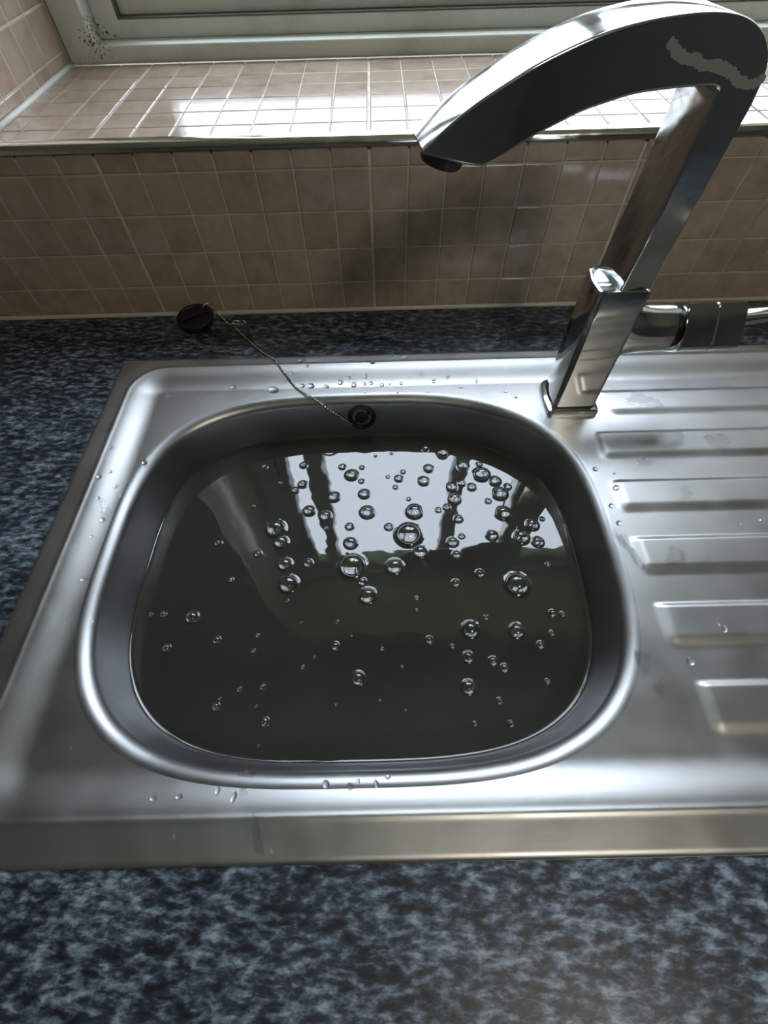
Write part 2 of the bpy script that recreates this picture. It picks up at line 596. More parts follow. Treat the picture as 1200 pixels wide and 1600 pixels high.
for xa, xb in ((-0.237, -0.182), (0.205, 0.250)):
    bm = bmesh.new(); add_box(bm, xa, xb, 0.832, 0.876, 0.3905, 1.2095); wpart('mullion', bm, PVC, 0.002)
for xa, xb, za, zb in ((-0.290, 0.715, 0.235, 0.345), (-0.290, -0.237, 0.390, 1.2095), (-0.182, 0.205, 0.390, 1.2095), (0.250, 0.715, 0.390, 1.2095)):
    bm = bmesh.new(); add_box(bm, xa, xb, 0.857, 0.861, za, zb); wpart('pane', bm, GLASS)

# ------------------------------------------------------------------ worktop with the sink cut-out
SX0, SX1, SY0, SY1 = -0.3135, 0.640, -0.0322, 0.4565     # sink outline
WX0, WX1, WY0, WY1 = X0 + .001, X1 - .001, -0.135, YW - 0.0008
hx0, hx1, hy0, hy1 = SX0 + .014, SX1 - .014, SY0 + .012, SY1 - .010
bm = bmesh.new()
out = [(WX0, WY0), (WX1, WY0), (WX1, WY1), (WX0, WY1)]
inn = [(hx0, hy0), (hx1, hy0), (hx1, hy1), (hx0, hy1)]
R_ = {}
for k, z in (('t', 0.0), ('b', -0.038)):
    R_[k] = ([bm.verts.new((x, y, z)) for x, y in out], [bm.verts.new((x, y, z)) for x, y in inn])
for i in range(4):
    j = (i + 1) % 4
    bm.faces.new((R_['t'][0][i], R_['t'][0][j], R_['t'][1][j], R_['t'][1][i]))
    bm.faces.new((R_['b'][0][j], R_['b'][0][i], R_['b'][1][i], R_['b'][1][j]))
    bm.faces.new((R_['t'][0][j], R_['t'][0][i], R_['b'][0][i], R_['b'][0][j]))
    bm.faces.new((R_['t'][1][i], R_['t'][1][j], R_['b'][1][j], R_['b'][1][i]))
ed = [e for e in bm.edges if all(abs(v.co.y - WY0) < 1e-5 for v in e.verts) and abs(e.verts[0].co.x - e.verts[1].co.x) > 1]
bmesh.ops.bevel(bm, geom=ed, offset=0.012, segments=5, affect='EDGES', profile=0.5)
wt = bm_obj('worktop', bm, GRANITE, None, 40)
tag(wt, 'dark blue-grey granite-patterned kitchen worktop around the steel sink', 'worktop')

# ------------------------------------------------------------------ sink
BC = (-0.026, 0.203)
BA, BB = 0.2365, 0.1945
ZD, ZF = -0.0050, 0.0030          # sunken deck level, raised outer flange level
ZWATER = -0.055
CR = (-0.2920, 0.618, -0.0075, 0.4400)    # crease where the flange turns down


def bowl_n(q):
    # the back right corner is rounder than the others
    return 3.2 - 0.35 * max(0.0, math.cos(q - math.radians(45))) ** 4


def bowl_pt(q, off):
    a, b, n_ = BA - off, BB - off, bowl_n(q)
    c, s = math.cos(q), math.sin(q)
    r = (abs(c / a) ** n_ + abs(s / b) ** n_) ** (-1.0 / n_)
    return BC[0] + r * c, BC[1] + r * s


def sd_round(x, y, box, r):
    """inward distance from a rounded rectangle"""
    cx, cy = (box[0] + box[1]) / 2, (box[2] + box[3]) / 2
    hx, hy = (box[1] - box[0]) / 2 - r, (box[3] - box[2]) / 2 - r
    qx, qy = abs(x - cx) - hx, abs(y - cy) - hy
    d = math.hypot(max(qx, 0), max(qy, 0)) + min(max(qx, qy), 0) - r
    return -d


RIDGES = [0.3885, 0.3270, 0.2630, 0.1985, 0.1350, 0.0720]


def deck_z(x, y):
    d = sd_round(x, y, CR, 0.040)
    z = ZF + (ZD - ZF) * smooth01(d / 0.034)
    z += 0.0006 * math.exp(-((d - 0.0005) / 0.0022) ** 2)
    if d > 0 and x > 0.19:
        f = smooth01((d - 0.012) / 0.016)
        for k, yb in enumerate(RIDGES):
            yf = yb - 0.0315
            xs = 0.226 + (0.016 if k == 0 else 0) + (0.010 if k == 5 else 0)
            if k == 0: xs += max(0, (yb - y)) * 0.3
            e = min((yb - y) / 0.0060, (y - yf) / 0.012) + 0.5
            g = smooth01(e) * smooth01((x - xs) / 0.010 + 0.5)
            z += 0.0024 * g * (1 if k else f)
    # rolled outer edge
    do = min(x - SX0, SX1 - x, y - SY0, SY1 - y)
    if do < 0.005:
        t = 1 - do / 0.005
        z -= 0.0026 * (1 - math.sqrt(max(0.0, 1 - t * t)))
    # front flange falls slightly towards the worktop
    if y < CR[2]: z -= 0.0008 * (CR[2] - y) / (CR[2] - SY0)
    return z


sink = empty('kitchen_sink', (BC[0], BC[1], -0.17))
tag(sink, 'stainless steel inset sink with ridged drainer and half-filled bowl', 'sink')
INV = Matrix.Translation((-BC[0], -BC[1], 0.17))


def spart(o, parent=sink):
    o.parent = parent
    o.matrix_parent_inverse = INV if parent is sink else Matrix.Identity(4)
    return o


# directions: even steps along the outer rectangle so that the drainer ridges stay crisp
NA = 1300
per = [(SX1, SY0), (SX1, SY1), (SX0, SY1), (SX0, SY0), (SX1, SY0)]
lens = [math.dist(per[i], per[i + 1]) for i in range(4)]
tot = sum(lens)
outer = []
for i in range(4):
    c = int(round(NA * lens[i] / tot))
    for k in range(c):
        t = k / c
        outer.append((per[i][0] + (per[i + 1][0] - per[i][0]) * t, per[i][1] + (per[i + 1][1] - per[i][1]) * t))
NA = len(outer)
ang = [math.atan2(y - BC[1], x - BC[0]) for x, y in outer]
NL = 100
V, F = [], []
for l in range(NL + 1):
    t = (l / NL)
    for k in range(NA):
        bx, by = bowl_pt(ang[k], 0)
        ox, oy = outer[k]
        tt = t ** (1 + 0.35 * smooth01((ox - SX1 + 0.55) / 0.55))
        x, y = bx + (ox - bx) * tt, by + (oy - by) * tt
        V.append((x, y, deck_z(x, y)))
base = len(V)
V += [(x, y, 0.0001) for x, y in outer]
for l in range(NL + 1):
    for k in range(NA):
        k2 = (k + 1) % NA
        F.append((l * NA + k, (l + 1) * NA + k, (l + 1) * NA + k2, l * NA + k2))
deck = spart(mesh_obj('drainer_deck', V, F, STEEL, smooth=True))

RR = 0.012
prof = []
for k in range(11):
    q = math.radians(78) * k / 10
    prof.append((RR * math.sin(q), -RR * (1 - math.cos(q))))
o1, z1 = prof[-1]
for z in (-0.02, -0.03, -0.04, -0.05, -0.06, -0.08, -0.10, -0.125):
    prof.append((o1 + (z1 - z) * 0.19, z))
o2 = prof[-1][0]
for k in range(1, 7):
    q = math.pi / 2 * k / 6
    prof.append((o2 + 0.03 * (1 - math.cos(q)), -0.125 - 0.03 * math.sin(q)))
prof += [(0.10, -0.156), (0.15, -0.158), (0.185, -0.1585)]


def bowl_off(z):
    for (a, za), (b, zb) in zip(prof[:-1], prof[1:]):
        if za >= z - ZD >= zb: return a + (b - a) * (z - ZD - za) / (zb - za)


NB = 360
V, F = [], []
for o_, z in prof:
    for k in range(NB):
        q = 2 * math.pi * k / NB
        x, y = bowl_pt(q, o_)
        zz = deck_z(*bowl_pt(q, 0))
        V.append((x, y, zz + z if z > -0.02 else ZD + z + (zz - ZD) * max(0, 1 + (z + 0.02) / 0.02)))
for l in range(len(prof) - 1):
    for k in range(NB):
        k2 = (k + 1) % NB
        F.append((l * NB + k, l * NB + k2, (l + 1) * NB + k2, (l + 1) * NB + k))
F.append(tuple((len(prof) - 1) * NB + k for k in range(NB)))
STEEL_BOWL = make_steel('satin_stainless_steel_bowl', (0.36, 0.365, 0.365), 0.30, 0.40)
bowl = spart(mesh_obj('bowl', V, F, STEEL_BOWL, smooth=True))

# overflow rose set into the back wall of the bowl
OZ = -0.029
oy = bowl_pt(math.pi / 2, bowl_off(OZ))[1]
OXc = -0.0255
tilt = math.atan(0.19)


def disc_lathe(name, pr, mat, parent, loc, rot, seg=32):
    V, F = [], []
    for r, z in pr:
        for k in range(seg):
            q = 2 * math.pi * k / seg
            V.append((r * math.cos(q), r * math.sin(q), z))
    for l in range(len(pr) - 1):
        for k in range(seg):
            k2 = (k + 1) % seg
            F.append((l * seg + k, l * seg + k2, (l + 1) * seg + k2, (l + 1) * seg + k))
    F.append(tuple(range(seg - 1, -1, -1)))
    F.append(tuple((len(pr) - 1) * seg + k for k in range(seg)))
    M = Matrix.Translation(loc) @ rot
    o = mesh_obj(name, [M @ Vector(v) for v in V], F, mat, angle=40)
    return o


OR = Matrix.Rotation(math.pi / 2 - tilt, 4, 'X')
orng = spart(disc_lathe('overflow', [(0.0165, -0.003), (0.0168, 0.001), (0.0155, 0.0026), (0.0130, 0.0030), (0.0115, 0.0016), (0.0108, -0.002), (0.003, -0.0022)],
                        BLACK_PLASTIC, None, (OXc, oy, OZ), OR))
orng['label'] = 'round black overflow outlet in the back of the bowl'
oc = disc_lathe('overflow_cap', [(0.0075, -0.002), (0.0078, 0.0012), (0.006, 0.0024), (0.002, 0.0026)], BLACK_PLASTIC, None, (OXc, oy, OZ), OR)
oc.parent = orng; oc.matrix_parent_inverse = orng.matrix_parent_inverse.inverted() if False else Matrix.Identity(4)
for s in (-1, 1):
    M = Matrix.Translation((OXc, oy, OZ)) @ OR @ Matrix.Rotation(math.radians(35), 4, 'Z')
    bm = bmesh.new(); add_box(bm, min(s * 0.006, s * 0.0125), max(s * 0.006, s * 0.0125), -0.0016, 0.0016, -0.001, 0.0016)
    bm.transform(M)
    o = bm_obj('spoke', bm, BLACK_PLASTIC); o.parent = orng

# ------------------------------------------------------------------ murky water
woff = bowl_off(ZWATER)
V, F = [], []
rings = [(woff - 0.0002, ZWATER + 0.0011), (woff + 0.0006, ZWATER + 0.0005), (woff + 0.0018, ZWATER + 0.0001), (woff + 0.004, ZWATER), (0.06, ZWATER), (0.12, ZWATER), (0.185, ZWATER)]
low = [(bowl_off(z) + 0.0006, z) for z in (-0.15, -0.13, -0.10, -0.07)]
allr = [(0.15, -0.162), (bowl_off(-0.158) + 0.004, -0.1575)] + low + rings
for o_, z in allr:
    for k in range(NB):
        x, y = bowl_pt(2 * math.pi * k / NB, o_)
        V.append((x, y, z))
for l in range(len(allr) - 1):
    for k in range(NB):
        k2 = (k + 1) % NB
        F.append((l * NB + k, l * NB + k2, (l + 1) * NB + k2, (l + 1) * NB + k))
F.append(tuple(range(NB - 1, -1, -1)))
F.append(tuple((len(allr) - 1) * NB + k for k in range(NB)))
water = mesh_obj('dishwater', V, F, WATER, angle=45)
tag(water, 'murky dark grey water standing in the sink bowl', 'water', kind='stuff')

# ------------------------------------------------------------------ bubbles on the water
def dome_mesh(name, mat, hgt, skirt, seg=20, rings_=7):
    V, F = [], []
    pr = []
    if skirt: pr += [(1.30, 0.0), (1.14, 0.05), (1.03, 0.16)]
    else: pr += [(1.0, 0.0)]
    for k in range(1, rings_ + 1):
        q = math.pi / 2 * k / (rings_ + 1)
        pr.append((math.cos(q), hgt * math.sin(q) + (0.12 if skirt else 0)))
    for r, z in pr:
        for k in range(seg):
            a = 2 * math.pi * k / seg
            V.append((r * math.cos(a), r * math.sin(a), z))
    for l in range(len(pr) - 1):
        for k in range(seg):
            k2 = (k + 1) % seg
            F.append((l * seg + k, l * seg + k2, (l + 1) * seg + k2, (l + 1) * seg + k))
    V.append((0, 0, hgt + (0.12 if skirt else 0)))
    L = len(pr) - 1
    for k in range(seg):
        F.append((L * seg + k, L * seg + (k + 1) % seg, len(V) - 1))
    me = bpy.data.meshes.new(name)
    me.from_pydata(V, [], F)
    me.materials.append(mat)
    me.polygons.foreach_set('use_smooth', [True] * len(me.polygons))
    return me


def bubble_mesh():
    """thin film dome; the water climbs to it outside and dishes inside"""
    seg = 22
    film = [(math.cos(q), 0.14 + 0.82 * math.sin(q)) for q in [math.pi / 2 * k / 8 for k in range(8)]]
    wat = [(1.42, 0.0), (1.22, 0.025), (1.08, 0.08), (1.0, 0.17), (0.9, 0.11), (0.7, 0.055), (0.45, 0.025), (0.2, 0.012)]
    V, F, Mi = [], [], []
    for pr, mi, apex in ((film, 0, 0.96), (wat, 1, 0.01)):
        b0 = len(V)
        for r, z in pr:
            V += [(r * math.cos(2 * math.pi * k / seg), r * math.sin(2 * math.pi * k / seg), z) for k in range(seg)]
        for l in range(len(pr) - 1):
            for k in range(seg):
                k2 = (k + 1) % seg
                F.append((b0 + l * seg + k, b0 + l * seg + k2, b0 + (l + 1) * seg + k2, b0 + (l + 1) * seg + k)); Mi.append(mi)
        V.append((0, 0, apex))
        for k in range(seg):
            F.append((b0 + (len(pr) - 1) * seg + k, b0 + (len(pr) - 1) * seg + (k + 1) % seg, len(V) - 1)); Mi.append(mi)
    me = bpy.data.meshes.new('bubble')
    me.from_pydata(V, [], F)
    me.materials.append(FILM); me.materials.append(WATER)
    me.polygons.foreach_set('material_index', Mi)
    me.polygons.foreach_set('use_smooth', [True] * len(me.polygons))
    return me


BUBBLE = bubble_mesh()
A = [(455,135,11),(514,137,8),(483,160,20),(512,178,9),(430,226,18),(521,217,17),(592,165,6),(625,170,13),(638,150,8),(615,196,8),(705,80,11),(757,96,19),(715,140,15),(700,178,17),(819,133,18),(868,128,10),(874,158,25),(915,178,18),(930,216,23),(953,195,12),(785,196,17),(845,196,14),(815,185,12),(793,232,20),(895,238,10),(770,257,12),(940,275,24),(530,272,22),(672,270,25),(404,284,18),(355,268,18),(335,188,14),(313,206,12),(338,130,12),(220,135,10),(595,316,13),(477,315,13),(655,340,40),(480,365,20),(690,392,22),(485,435,42),(613,437,27),(254,322,30),(270,363,22),(282,430,22),(293,490,30),(532,525,27),(515,482,14),(983,490,38),(870,457,14),(797,486,13),(800,400,14),(788,362,17),(815,344,10),(906,342,18),(995,348,24),(1045,362,18),(805,292,14),(1028,310,20),(1058,292,8),(352,427,15),(200,398,12),(80,366,12),(118,477,9),(678,532,6),(185,254,6),(265,183,6),(555,102,5),(603,95,5),(405,320,6),(655,232,7),(1075,430,8),(288,540,6),(745,265,10)]
Bq = [(168,108,18),(93,101,9),(60,101,6),(102,188,11),(232,167,11),(337,155,6),(327,195,6),(268,10,8),(540,183,12),(600,267,19),(357,380,13),(230,340,11),(240,320,5),(350,289,8),(892,140,24),(1012,143,21),(785,167,11),(845,183,6),(886,212,16),(950,222,13),(980,240,12),(886,290,20),(967,325,9),(903,385,7),(997,385,9),(1105,98,11),(1132,100,8),(1104,149,8),(1074,180,11),(1092,275,8),(932,108,7),(752,58,6),(752,90,5),(545,120,5),(662,190,5),(485,212,4),(455,238,6),(450,123,4),(333,340,5),(290,295,7),(714,236,4),(723,350,4),(656,324,3),(541,336,3),(582,158,4)]
spots = [(300 + a / 1.935, 660 + b / 1.935, r / 1.935) for a, b, r in A] + [(200 + a / 1.667, 900 + b / 1.667, r / 1.667) for a, b, r in Bq]
NAMED = {
    (655, 340): 'largest bubble in the middle of the bright window reflection',
    (485, 435): 'large bubble at the lower edge of the bright window reflection',
    (613, 437): 'bubble just right of the large one below the window reflection',
    (983, 490): 'large lone bubble nearest the right wall of the bowl',
    (254, 322): 'largest bubble on the left of the window reflection',
    (293, 490): 'lowest bubble of the column below the window reflection on the left',
    (532, 525): 'lone bubble below the middle of the window reflection',
    (672, 270): 'bubble just above the largest bubble in the window reflection',
    (483, 160): 'largest bubble at the top left of the bright window reflection',
    (757, 96): 'bubble nearest the back wall right of the overflow',
    (600, 267): 'lone bubble in the dark water at the front centre',
    (168, 108): 'pale bubble with a milky halo near the left wall',
    (892, 140): 'upper left of the two bubbles side by side in front of the right-hand large bubble',
    (1012, 143): 'bubble directly in front of the large lone bubble at the right',
    (886, 290): 'frontmost larger bubble in the dark water on the right',
    (357, 380): 'frontmost bubble on the left, near the front wall',
    (540, 183): 'small bubble cluster alone in the dark middle of the water',
}
SHORT = {
    (655, 340): 'the largest bubble in the window reflection', (485, 435): 'the large bubble below the window reflection',
    (613, 437): 'the bubble right of the large lower one', (983, 490): 'the large lone right-hand bubble',
    (254, 322): 'the largest left-hand bubble', (293, 490): 'the lowest bubble of the left column',
    (532, 525): 'the lone bubble under the window reflection', (672, 270): 'the bubble above the largest one',
    (483, 160): 'the large bubble top left in the reflection', (757, 96): 'the bubble nearest the back wall',
    (600, 267): 'the lone front centre bubble', (168, 108): 'the milky bubble by the left wall',
    (892, 140): 'the left of the paired right-hand bubbles', (1012, 143): 'the bubble before the large right-hand one',
    (886, 290): 'the frontmost larger right-hand bubble', (357, 380): 'the frontmost left-hand bubble',
    (540, 183): 'the small lone middle cluster'}
made = []
keys = [(a, b) for a, b, r in A] + [(a, b) for a, b, r in Bq]
for (px, py, r), key in zip(spots, keys):
    P = at_z(px, py, ZWATER)
    depth = (P - Vector((0, 0, CAMH))).dot(fw)
    rad = max(0.0011, r * depth / FPX * 0.86)
    o = bpy.data.objects.new('bubble', BUBBLE)
    link(o)
    o.location = (P.x, P.y, ZWATER + 0.00005)
    o.scale = (rad, rad, rad)
    o.rotation_euler.z = random.uniform(0, 6)
    tag(o, None, 'bubble', 'bubbles floating on the dishwater')
    made.append((o, key, P, r))
marks = [(o, key, P) for o, key, P, r in made if key in NAMED]
todo = {}
for o, key, P, r in made:
    if key in NAMED:
        o['label'] = NAMED[key]
        continue
    lo, lk, lP = min(marks, key=lambda q: (q[2] - P).length)
    a = math.degrees(math.atan2(P.y - lP.y, P.x - lP.x)) % 360
    way = ['right', 'back right', 'back', 'back left', 'left', 'front left', 'front', 'front right'][int((a + 22.5) // 45) % 8]
    size = 'tiny' if r < 4.5 else ('small' if r < 8 else 'medium')
    todo.setdefault((size, way, lk), []).append(((lP - P).length, o))
for (size, way, lk), L in todo.items():
    for k, (d, o) in enumerate(sorted(L, key=lambda q: q[0])):
        nth = ['', 'second ', 'third ', 'fourth ', 'fifth ', 'sixth ', 'seventh '][k]
        o['label'] = nth + size + ' bubble to the ' + way + ' of ' + SHORT[lk]

# ------------------------------------------------------------------ mixer tap
TY0, TY1 = 0.3575, 0.4010
tap = empty('mixer_tap', (0.205, 0.379, -0.005))
tag(tap, 'chrome single-lever kitchen mixer tap with arched flat spout', 'tap')
TINV = Matrix.Translation((-0.205, -0.379, 0.005))


def tpart(o):
    o.parent = tap
    o.matrix_parent_inverse = TINV
    return o


SW = math.radians(9)                      # the spout is swung a little towards the room
SO = Vector((0.2020, 0.3585, 0))
SD = Vector((-math.cos(SW), -math.sin(SW), 0))
SN = Vector((-math.sin(SW), math.cos(SW), 0))


def sp(u, w, z): return SO + SD * u + SN * w + Vector((0, 0, z))


topc = [(.1760,.2465),(.1613,.2575),(.1461,.2667),(.1288,.2750),(.1110,.2825),(.0875,.2898),(.0673,.2939),(.0431,.2964),(.0190,.2968),(.0000,.2945),(-.0150,.2890),(-.0260,.2805),(-.0325,.2700),(-.0345,.2550)]
botc = [(-.0060,.2400),(-.0062,.2520),(-.0062,.2595),(-.0050,.2632),(-.0018,.2648),(.0030,.2653),(.0120,.2655),(.0239,.2655),(.0480,.2645),(.0662,.2613),(.0800,.2582),(.0939,.2533),(.1098,.2470),(.1250,.2395),(.1330,.2362)]
poly = catmull(topc, 5) + [(-.0310, .2000), (-.0272, .1330)] + [(.0005, .1330), (-.0040, .1900)] + catmull(botc, 5) + [(.1369, .2350), (.1480, .2368), (.1755, .2445)]
def depth_at(u): return 0.042 - 0.008 * smooth01(u / 0.16)
bm = bmesh.new()
va = [bm.verts.new(sp(x, 0.0, z)) for x, z in poly]
vb = [bm.verts.new(sp(x, depth_at(x), z)) for x, z in poly]
bm.faces.new(va)
bm.faces.new(list(reversed(vb)))
nn = len(poly)
for k in range(nn):
    bm.faces.new((va[(k + 1) % nn], va[k], vb[k], vb[(k + 1) % nn]))
bmesh.ops.recalc_face_normals(bm, faces=bm.faces)
caps = {f for f in bm.faces if len(f.verts) > 20}
ed = [e for e in bm.edges if any(f in caps for f in e.link_faces)]
bmesh.ops.bevel(bm, geom=ed, offset=0.0016, segments=3, affect='EDGES', profile=0.5)
spout = tpart(bm_obj('spout', bm, CHROME, None, 32))
for p in spout.data.polygons:
    if len(p.vertices) > 30: p.use_smooth = False

# pale zigzag reflection, put in as a coloured strip, across the spout's flat side
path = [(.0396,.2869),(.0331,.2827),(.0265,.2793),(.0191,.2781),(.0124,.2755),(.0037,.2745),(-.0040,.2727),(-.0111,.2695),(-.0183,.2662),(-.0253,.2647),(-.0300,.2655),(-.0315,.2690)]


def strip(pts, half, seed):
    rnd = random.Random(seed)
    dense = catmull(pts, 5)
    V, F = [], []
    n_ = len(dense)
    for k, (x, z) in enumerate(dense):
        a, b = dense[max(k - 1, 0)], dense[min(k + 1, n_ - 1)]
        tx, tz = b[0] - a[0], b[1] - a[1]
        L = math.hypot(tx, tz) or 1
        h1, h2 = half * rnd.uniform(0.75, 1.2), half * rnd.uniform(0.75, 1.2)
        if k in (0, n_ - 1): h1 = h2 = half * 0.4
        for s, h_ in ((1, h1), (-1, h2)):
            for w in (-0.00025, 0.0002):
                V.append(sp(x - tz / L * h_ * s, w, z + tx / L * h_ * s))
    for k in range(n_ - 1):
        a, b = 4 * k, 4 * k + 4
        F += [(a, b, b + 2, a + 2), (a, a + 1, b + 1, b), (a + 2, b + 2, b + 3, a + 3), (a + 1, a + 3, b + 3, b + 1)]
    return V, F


# body: rounded section with a swelling left face
def body_outline(grow=0.0, seg=8):
    pts = []
    xl, xr, yf, yb = 0.1840 - grow, 0.2295 + grow, TY0 - 0.0005 - grow, TY1 + grow
    def arc(cx, cy, r, a0, a1, n_=seg):
        for k in range(n_ + 1):
            q = math.radians(a0 + (a1 - a0) * k / n_)
            pts.append((cx + r * math.cos(q), cy + r * math.sin(q)))
    r = 0.0045
    arc(xr - r, yf + r, r, -90, 0)
    arc(xr - r, yb - r, r, 0, 90)
    arc(xl + 0.010, yb - 0.010, 0.010, 90, 165)
    # gently convex left face
    for t in (0.35, 0.65):
        pts.append((xl - 0.0016 + abs(t - .5) * .002, yb - 0.012 + (yf + 0.009 - yb + 0.012) * t))
    arc(xl + 0.006, yf + 0.006, 0.006, 195, 270)
    return pts


def loft(name, sections, mat):
    V, F = [], []
    n_ = len(sections[0])
    for s in sections: V += s
    for l in range(len(sections) - 1):
        for k in range(n_):
            k2 = (k + 1) % n_
            F.append((l * n_ + k, l * n_ + k2, (l + 1) * n_ + k2, (l + 1) * n_ + k))
    F.append(tuple(range(n_ - 1, -1, -1)))
    F.append(tuple((len(sections) - 1) * n_ + k for k in range(n_)))
    return mesh_obj(name, V, F, mat, angle=38)


def sec(grow, z): return [(x, y, z) for x, y in body_outline(grow)]


tpart(loft('base_plate', [sec(0.0045, -0.0055), sec(0.0048, -0.001), sec(0.0040, 0.0012), sec(0.0022, 0.0020)], CHROME))
tpart(loft('body', [sec(0, 0.0), sec(0, 0.06), sec(0, 0.1325), sec(-0.0008, 0.1348), sec(-0.0022, 0.1356), sec(-0.0040, 0.1338)], CHROME))

# side valve: sleeve flaring out of the body, seam, knob and lever
AY, AZ = 0.380, 0.084
def ring_x(x, ry, rz, dz=0.0, n_=32, p=2.0, turn=0.0):
    L = []
    for k in range(n_):
        q = 2 * math.pi * k / n_
        c, s = math.cos(q), math.sin(q)
        r = (abs(c) ** p + abs(s) ** p) ** (-1 / p)
        yy, zz = ry * r * c, rz * r * s
        ct, st = math.cos(turn), math.sin(turn)
        L.append((x, AY + yy * ct - zz * st, AZ + dz + yy * st + zz * ct))
    return L


secs = [ring_x(0.2150, 0.0195, 0.040)]
for k in range(11):
    x = 0.226 + k * 0.0042
    fl = math.exp(-(x - 0.2265) / 0.0075)
    secs.append(ring_x(x, 0.0205 + 0.0012 * (1 - fl), 0.0225 + 0.016 * fl))
secs += [ring_x(0.2725, 0.0214, 0.0222), ring_x(0.2738, 0.0200, 0.0208)]
tpart(loft('valve_sleeve', secs, CHROME))
tpart(loft('seam_ring', [ring_x(0.2730, 0.0185, 0.0185), ring_x(0.2800, 0.0185, 0.0185)], BLACK_PLASTIC))
ks = [ring_x(0.2790, 0.0205, 0.0205, p=5, turn=-0.62), ring_x(0.2800, 0.0222, 0.0222, p=5, turn=-0.62), ring_x(0.3050, 0.0222, 0.0222, p=5, turn=-0.62), ring_x(0.3058, 0.0214, 0.0214, p=5, turn=-0.62),
      ring_x(0.3072, 0.0214, 0.0214, p=5, turn=-0.62), ring_x(0.3080, 0.0222, 0.0222, p=5, turn=-0.62), ring_x(0.3325, 0.0222, 0.0222, p=5, turn=-0.62), ring_x(0.3345, 0.0200, 0.0200, p=5, turn=-0.62)]
tpart(loft('knob', ks, CHROME))
lv = []
for x, zc, hy, hz in ((0.330, 0.092, 0.0085, 0.0050), (0.340, 0.0935, 0.0090, 0.0055), (0.370, 0.097, 0.0085, 0.0045), (0.410, 0.102, 0.0075, 0.0038), (0.418, 0.103, 0.0060, 0.0025)):
    lv.append(ring_x(x, hy, hz, zc - AZ, 20, 3.0))
tpart(loft('lever', lv, CHROME))
V = disc_lathe('aerator', [(0.0140, 0.004), (0.0142, -0.0045), (0.0130, -0.0062), (0.0105, -0.0064), (0.0100, -0.0050), (0.003, -0.0048)], AERATOR, None,
               sp(0.1590, 0.0170, 0.2395), Matrix.Rotation(math.radians(14), 4, 'Y'), 28)
tpart(V)
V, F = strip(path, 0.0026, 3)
lm = tpart(mesh_obj('painted_reflection', V, F, REFLECTION_GREY))
lm['label'] = 'pale ragged painted reflection on the side of the spout'

# ------------------------------------------------------------------ sink plug on its bead chain
plug = empty('sink_plug', (-0.2350, 0.5225, 0.0))
tag(plug, 'black rubber sink plug with bead chain lying against the tiled wall', 'plug')
PINV = Matrix.Translation((0.2350, -0.5225, 0))


def ppart(o):
    o.parent = plug; o.matrix_parent_inverse = PINV
    return o


PT = Matrix.Rotation(math.radians(7), 4, 'X')
ppart(disc_lathe('stopper', [(0.0165, 0.0004), (0.0178, 0.004), (0.0190, 0.0085), (0.0222, 0.0092), (0.0232, 0.0110), (0.0228, 0.0135), (0.0212, 0.0146), (0.0185, 0.0148), (0.0175, 0.0138), (0.004, 0.0136)],
                 RUBBER, None, (-0.2350, 0.5225, 0.002), PT, 40))
bm = bmesh.new(); add_box(bm, -0.0185, 0.0185, -0.0028, 0.0028, 0.0120, 0.0180)
bmesh.ops.bevel(bm, geom=bm.edges[:], offset=0.0014, segments=2, affect='EDGES', profile=0.5)
bm.transform(Matrix.Translation((-0.2350, 0.5225, 0.002)) @ PT @ Matrix.Rotation(math.radians(28), 4, 'Z'))
ppart(bm_obj('grip_bar', bm, RUBBER, None, 40))
ringpts = []
for k in range(25):
    q = 2 * math.pi * k / 24
    ringpts.append((-0.2190 + 0.0058 * math.cos(q), 0.5330 + 0.0030 * math.cos(q), 0.0195 + 0.0052 * math.sin(q)))
V, F = tube(ringpts, 0.0007, 8)
ppart(mesh_obj('split_ring', V, F, CHAIN, smooth=True))


def surf(px, py, lift=0.0016):
    """a point of the worktop / sink surface seen at this pixel of the photo"""
    P = at_z(px, py, 0)
    for _ in range(12):
        x, y = P.x, P.y
        inb = (abs((x - BC[0]) / BA) ** 3.2 + abs((y - BC[1]) / BB) ** 3.2) < 1
        if inb: z = ZD
        elif SX0 < x < SX1 and SY0 < y < SY1: z = deck_z(x, y)
        else: z = 0
        P = at_z(px, py, z + lift)
    return P


cp = [Vector((-0.2135, 0.5350, 0.0175)), Vector((-0.2070, 0.5320, 0.0080))]
for px, py in ((357, 506), (362, 507)):
    cp.append(surf(px, py))
lp = surf(374, 505)
for k in range(9):      # a small loop of slack
    q = math.pi + 2 * math.pi * k / 8
    cp.append(Vector((lp.x + 0.0085 * math.cos(q), lp.y + 0.0042 * math.sin(q), 0.0016 + 0.0012 * (k % 2))))
for px, py in ((378, 523), (395, 538), (412, 552), (428, 562), (440, 577), (452, 592), (463, 606)):
    cp.append(surf(px, py))
# over the bowl's edge, then down its wall to the overflow
a = surf(466, 608)
cp.append(a)
oe = bowl_off(OZ - 0.008)
steps = [(0.0, 0.0), (0.0030, 0.12), (0.0070, 0.25), (0.0100, 0.38), (0.0118, 0.48), (0.0130, 0.62), (0.0145, 0.80), (oe, 1.0)]
for o_, t in steps:
    x = a.x + 0.008 + (OXc - 0.0120 - a.x - 0.008) * t
    dz = next(za + (zb - za) * (o_ - oa) / (ob - oa + 1e-9) for (oa, za), (ob, zb) in zip(prof[:-1], prof[1:]) if oa - 1e-9 <= o_ <= ob + 1e-9)
    y = BC[1] + (BB - o_) * (1 - (abs(x - BC[0]) / (BA - o_)) ** 3.1) ** (1 / 3.1)
    tn = min(1.0, o_ / 0.0115) * math.radians(78)
    cp.append(Vector((x, y - 0.0024 * math.sin(tn), ZD + dz + 0.0020 * math.cos(tn) + 0.0002)))
dense = [Vector(p) for p in catmull([tuple(p) for p in cp], 24)]
beads = [dense[0]]
acc = 0.0
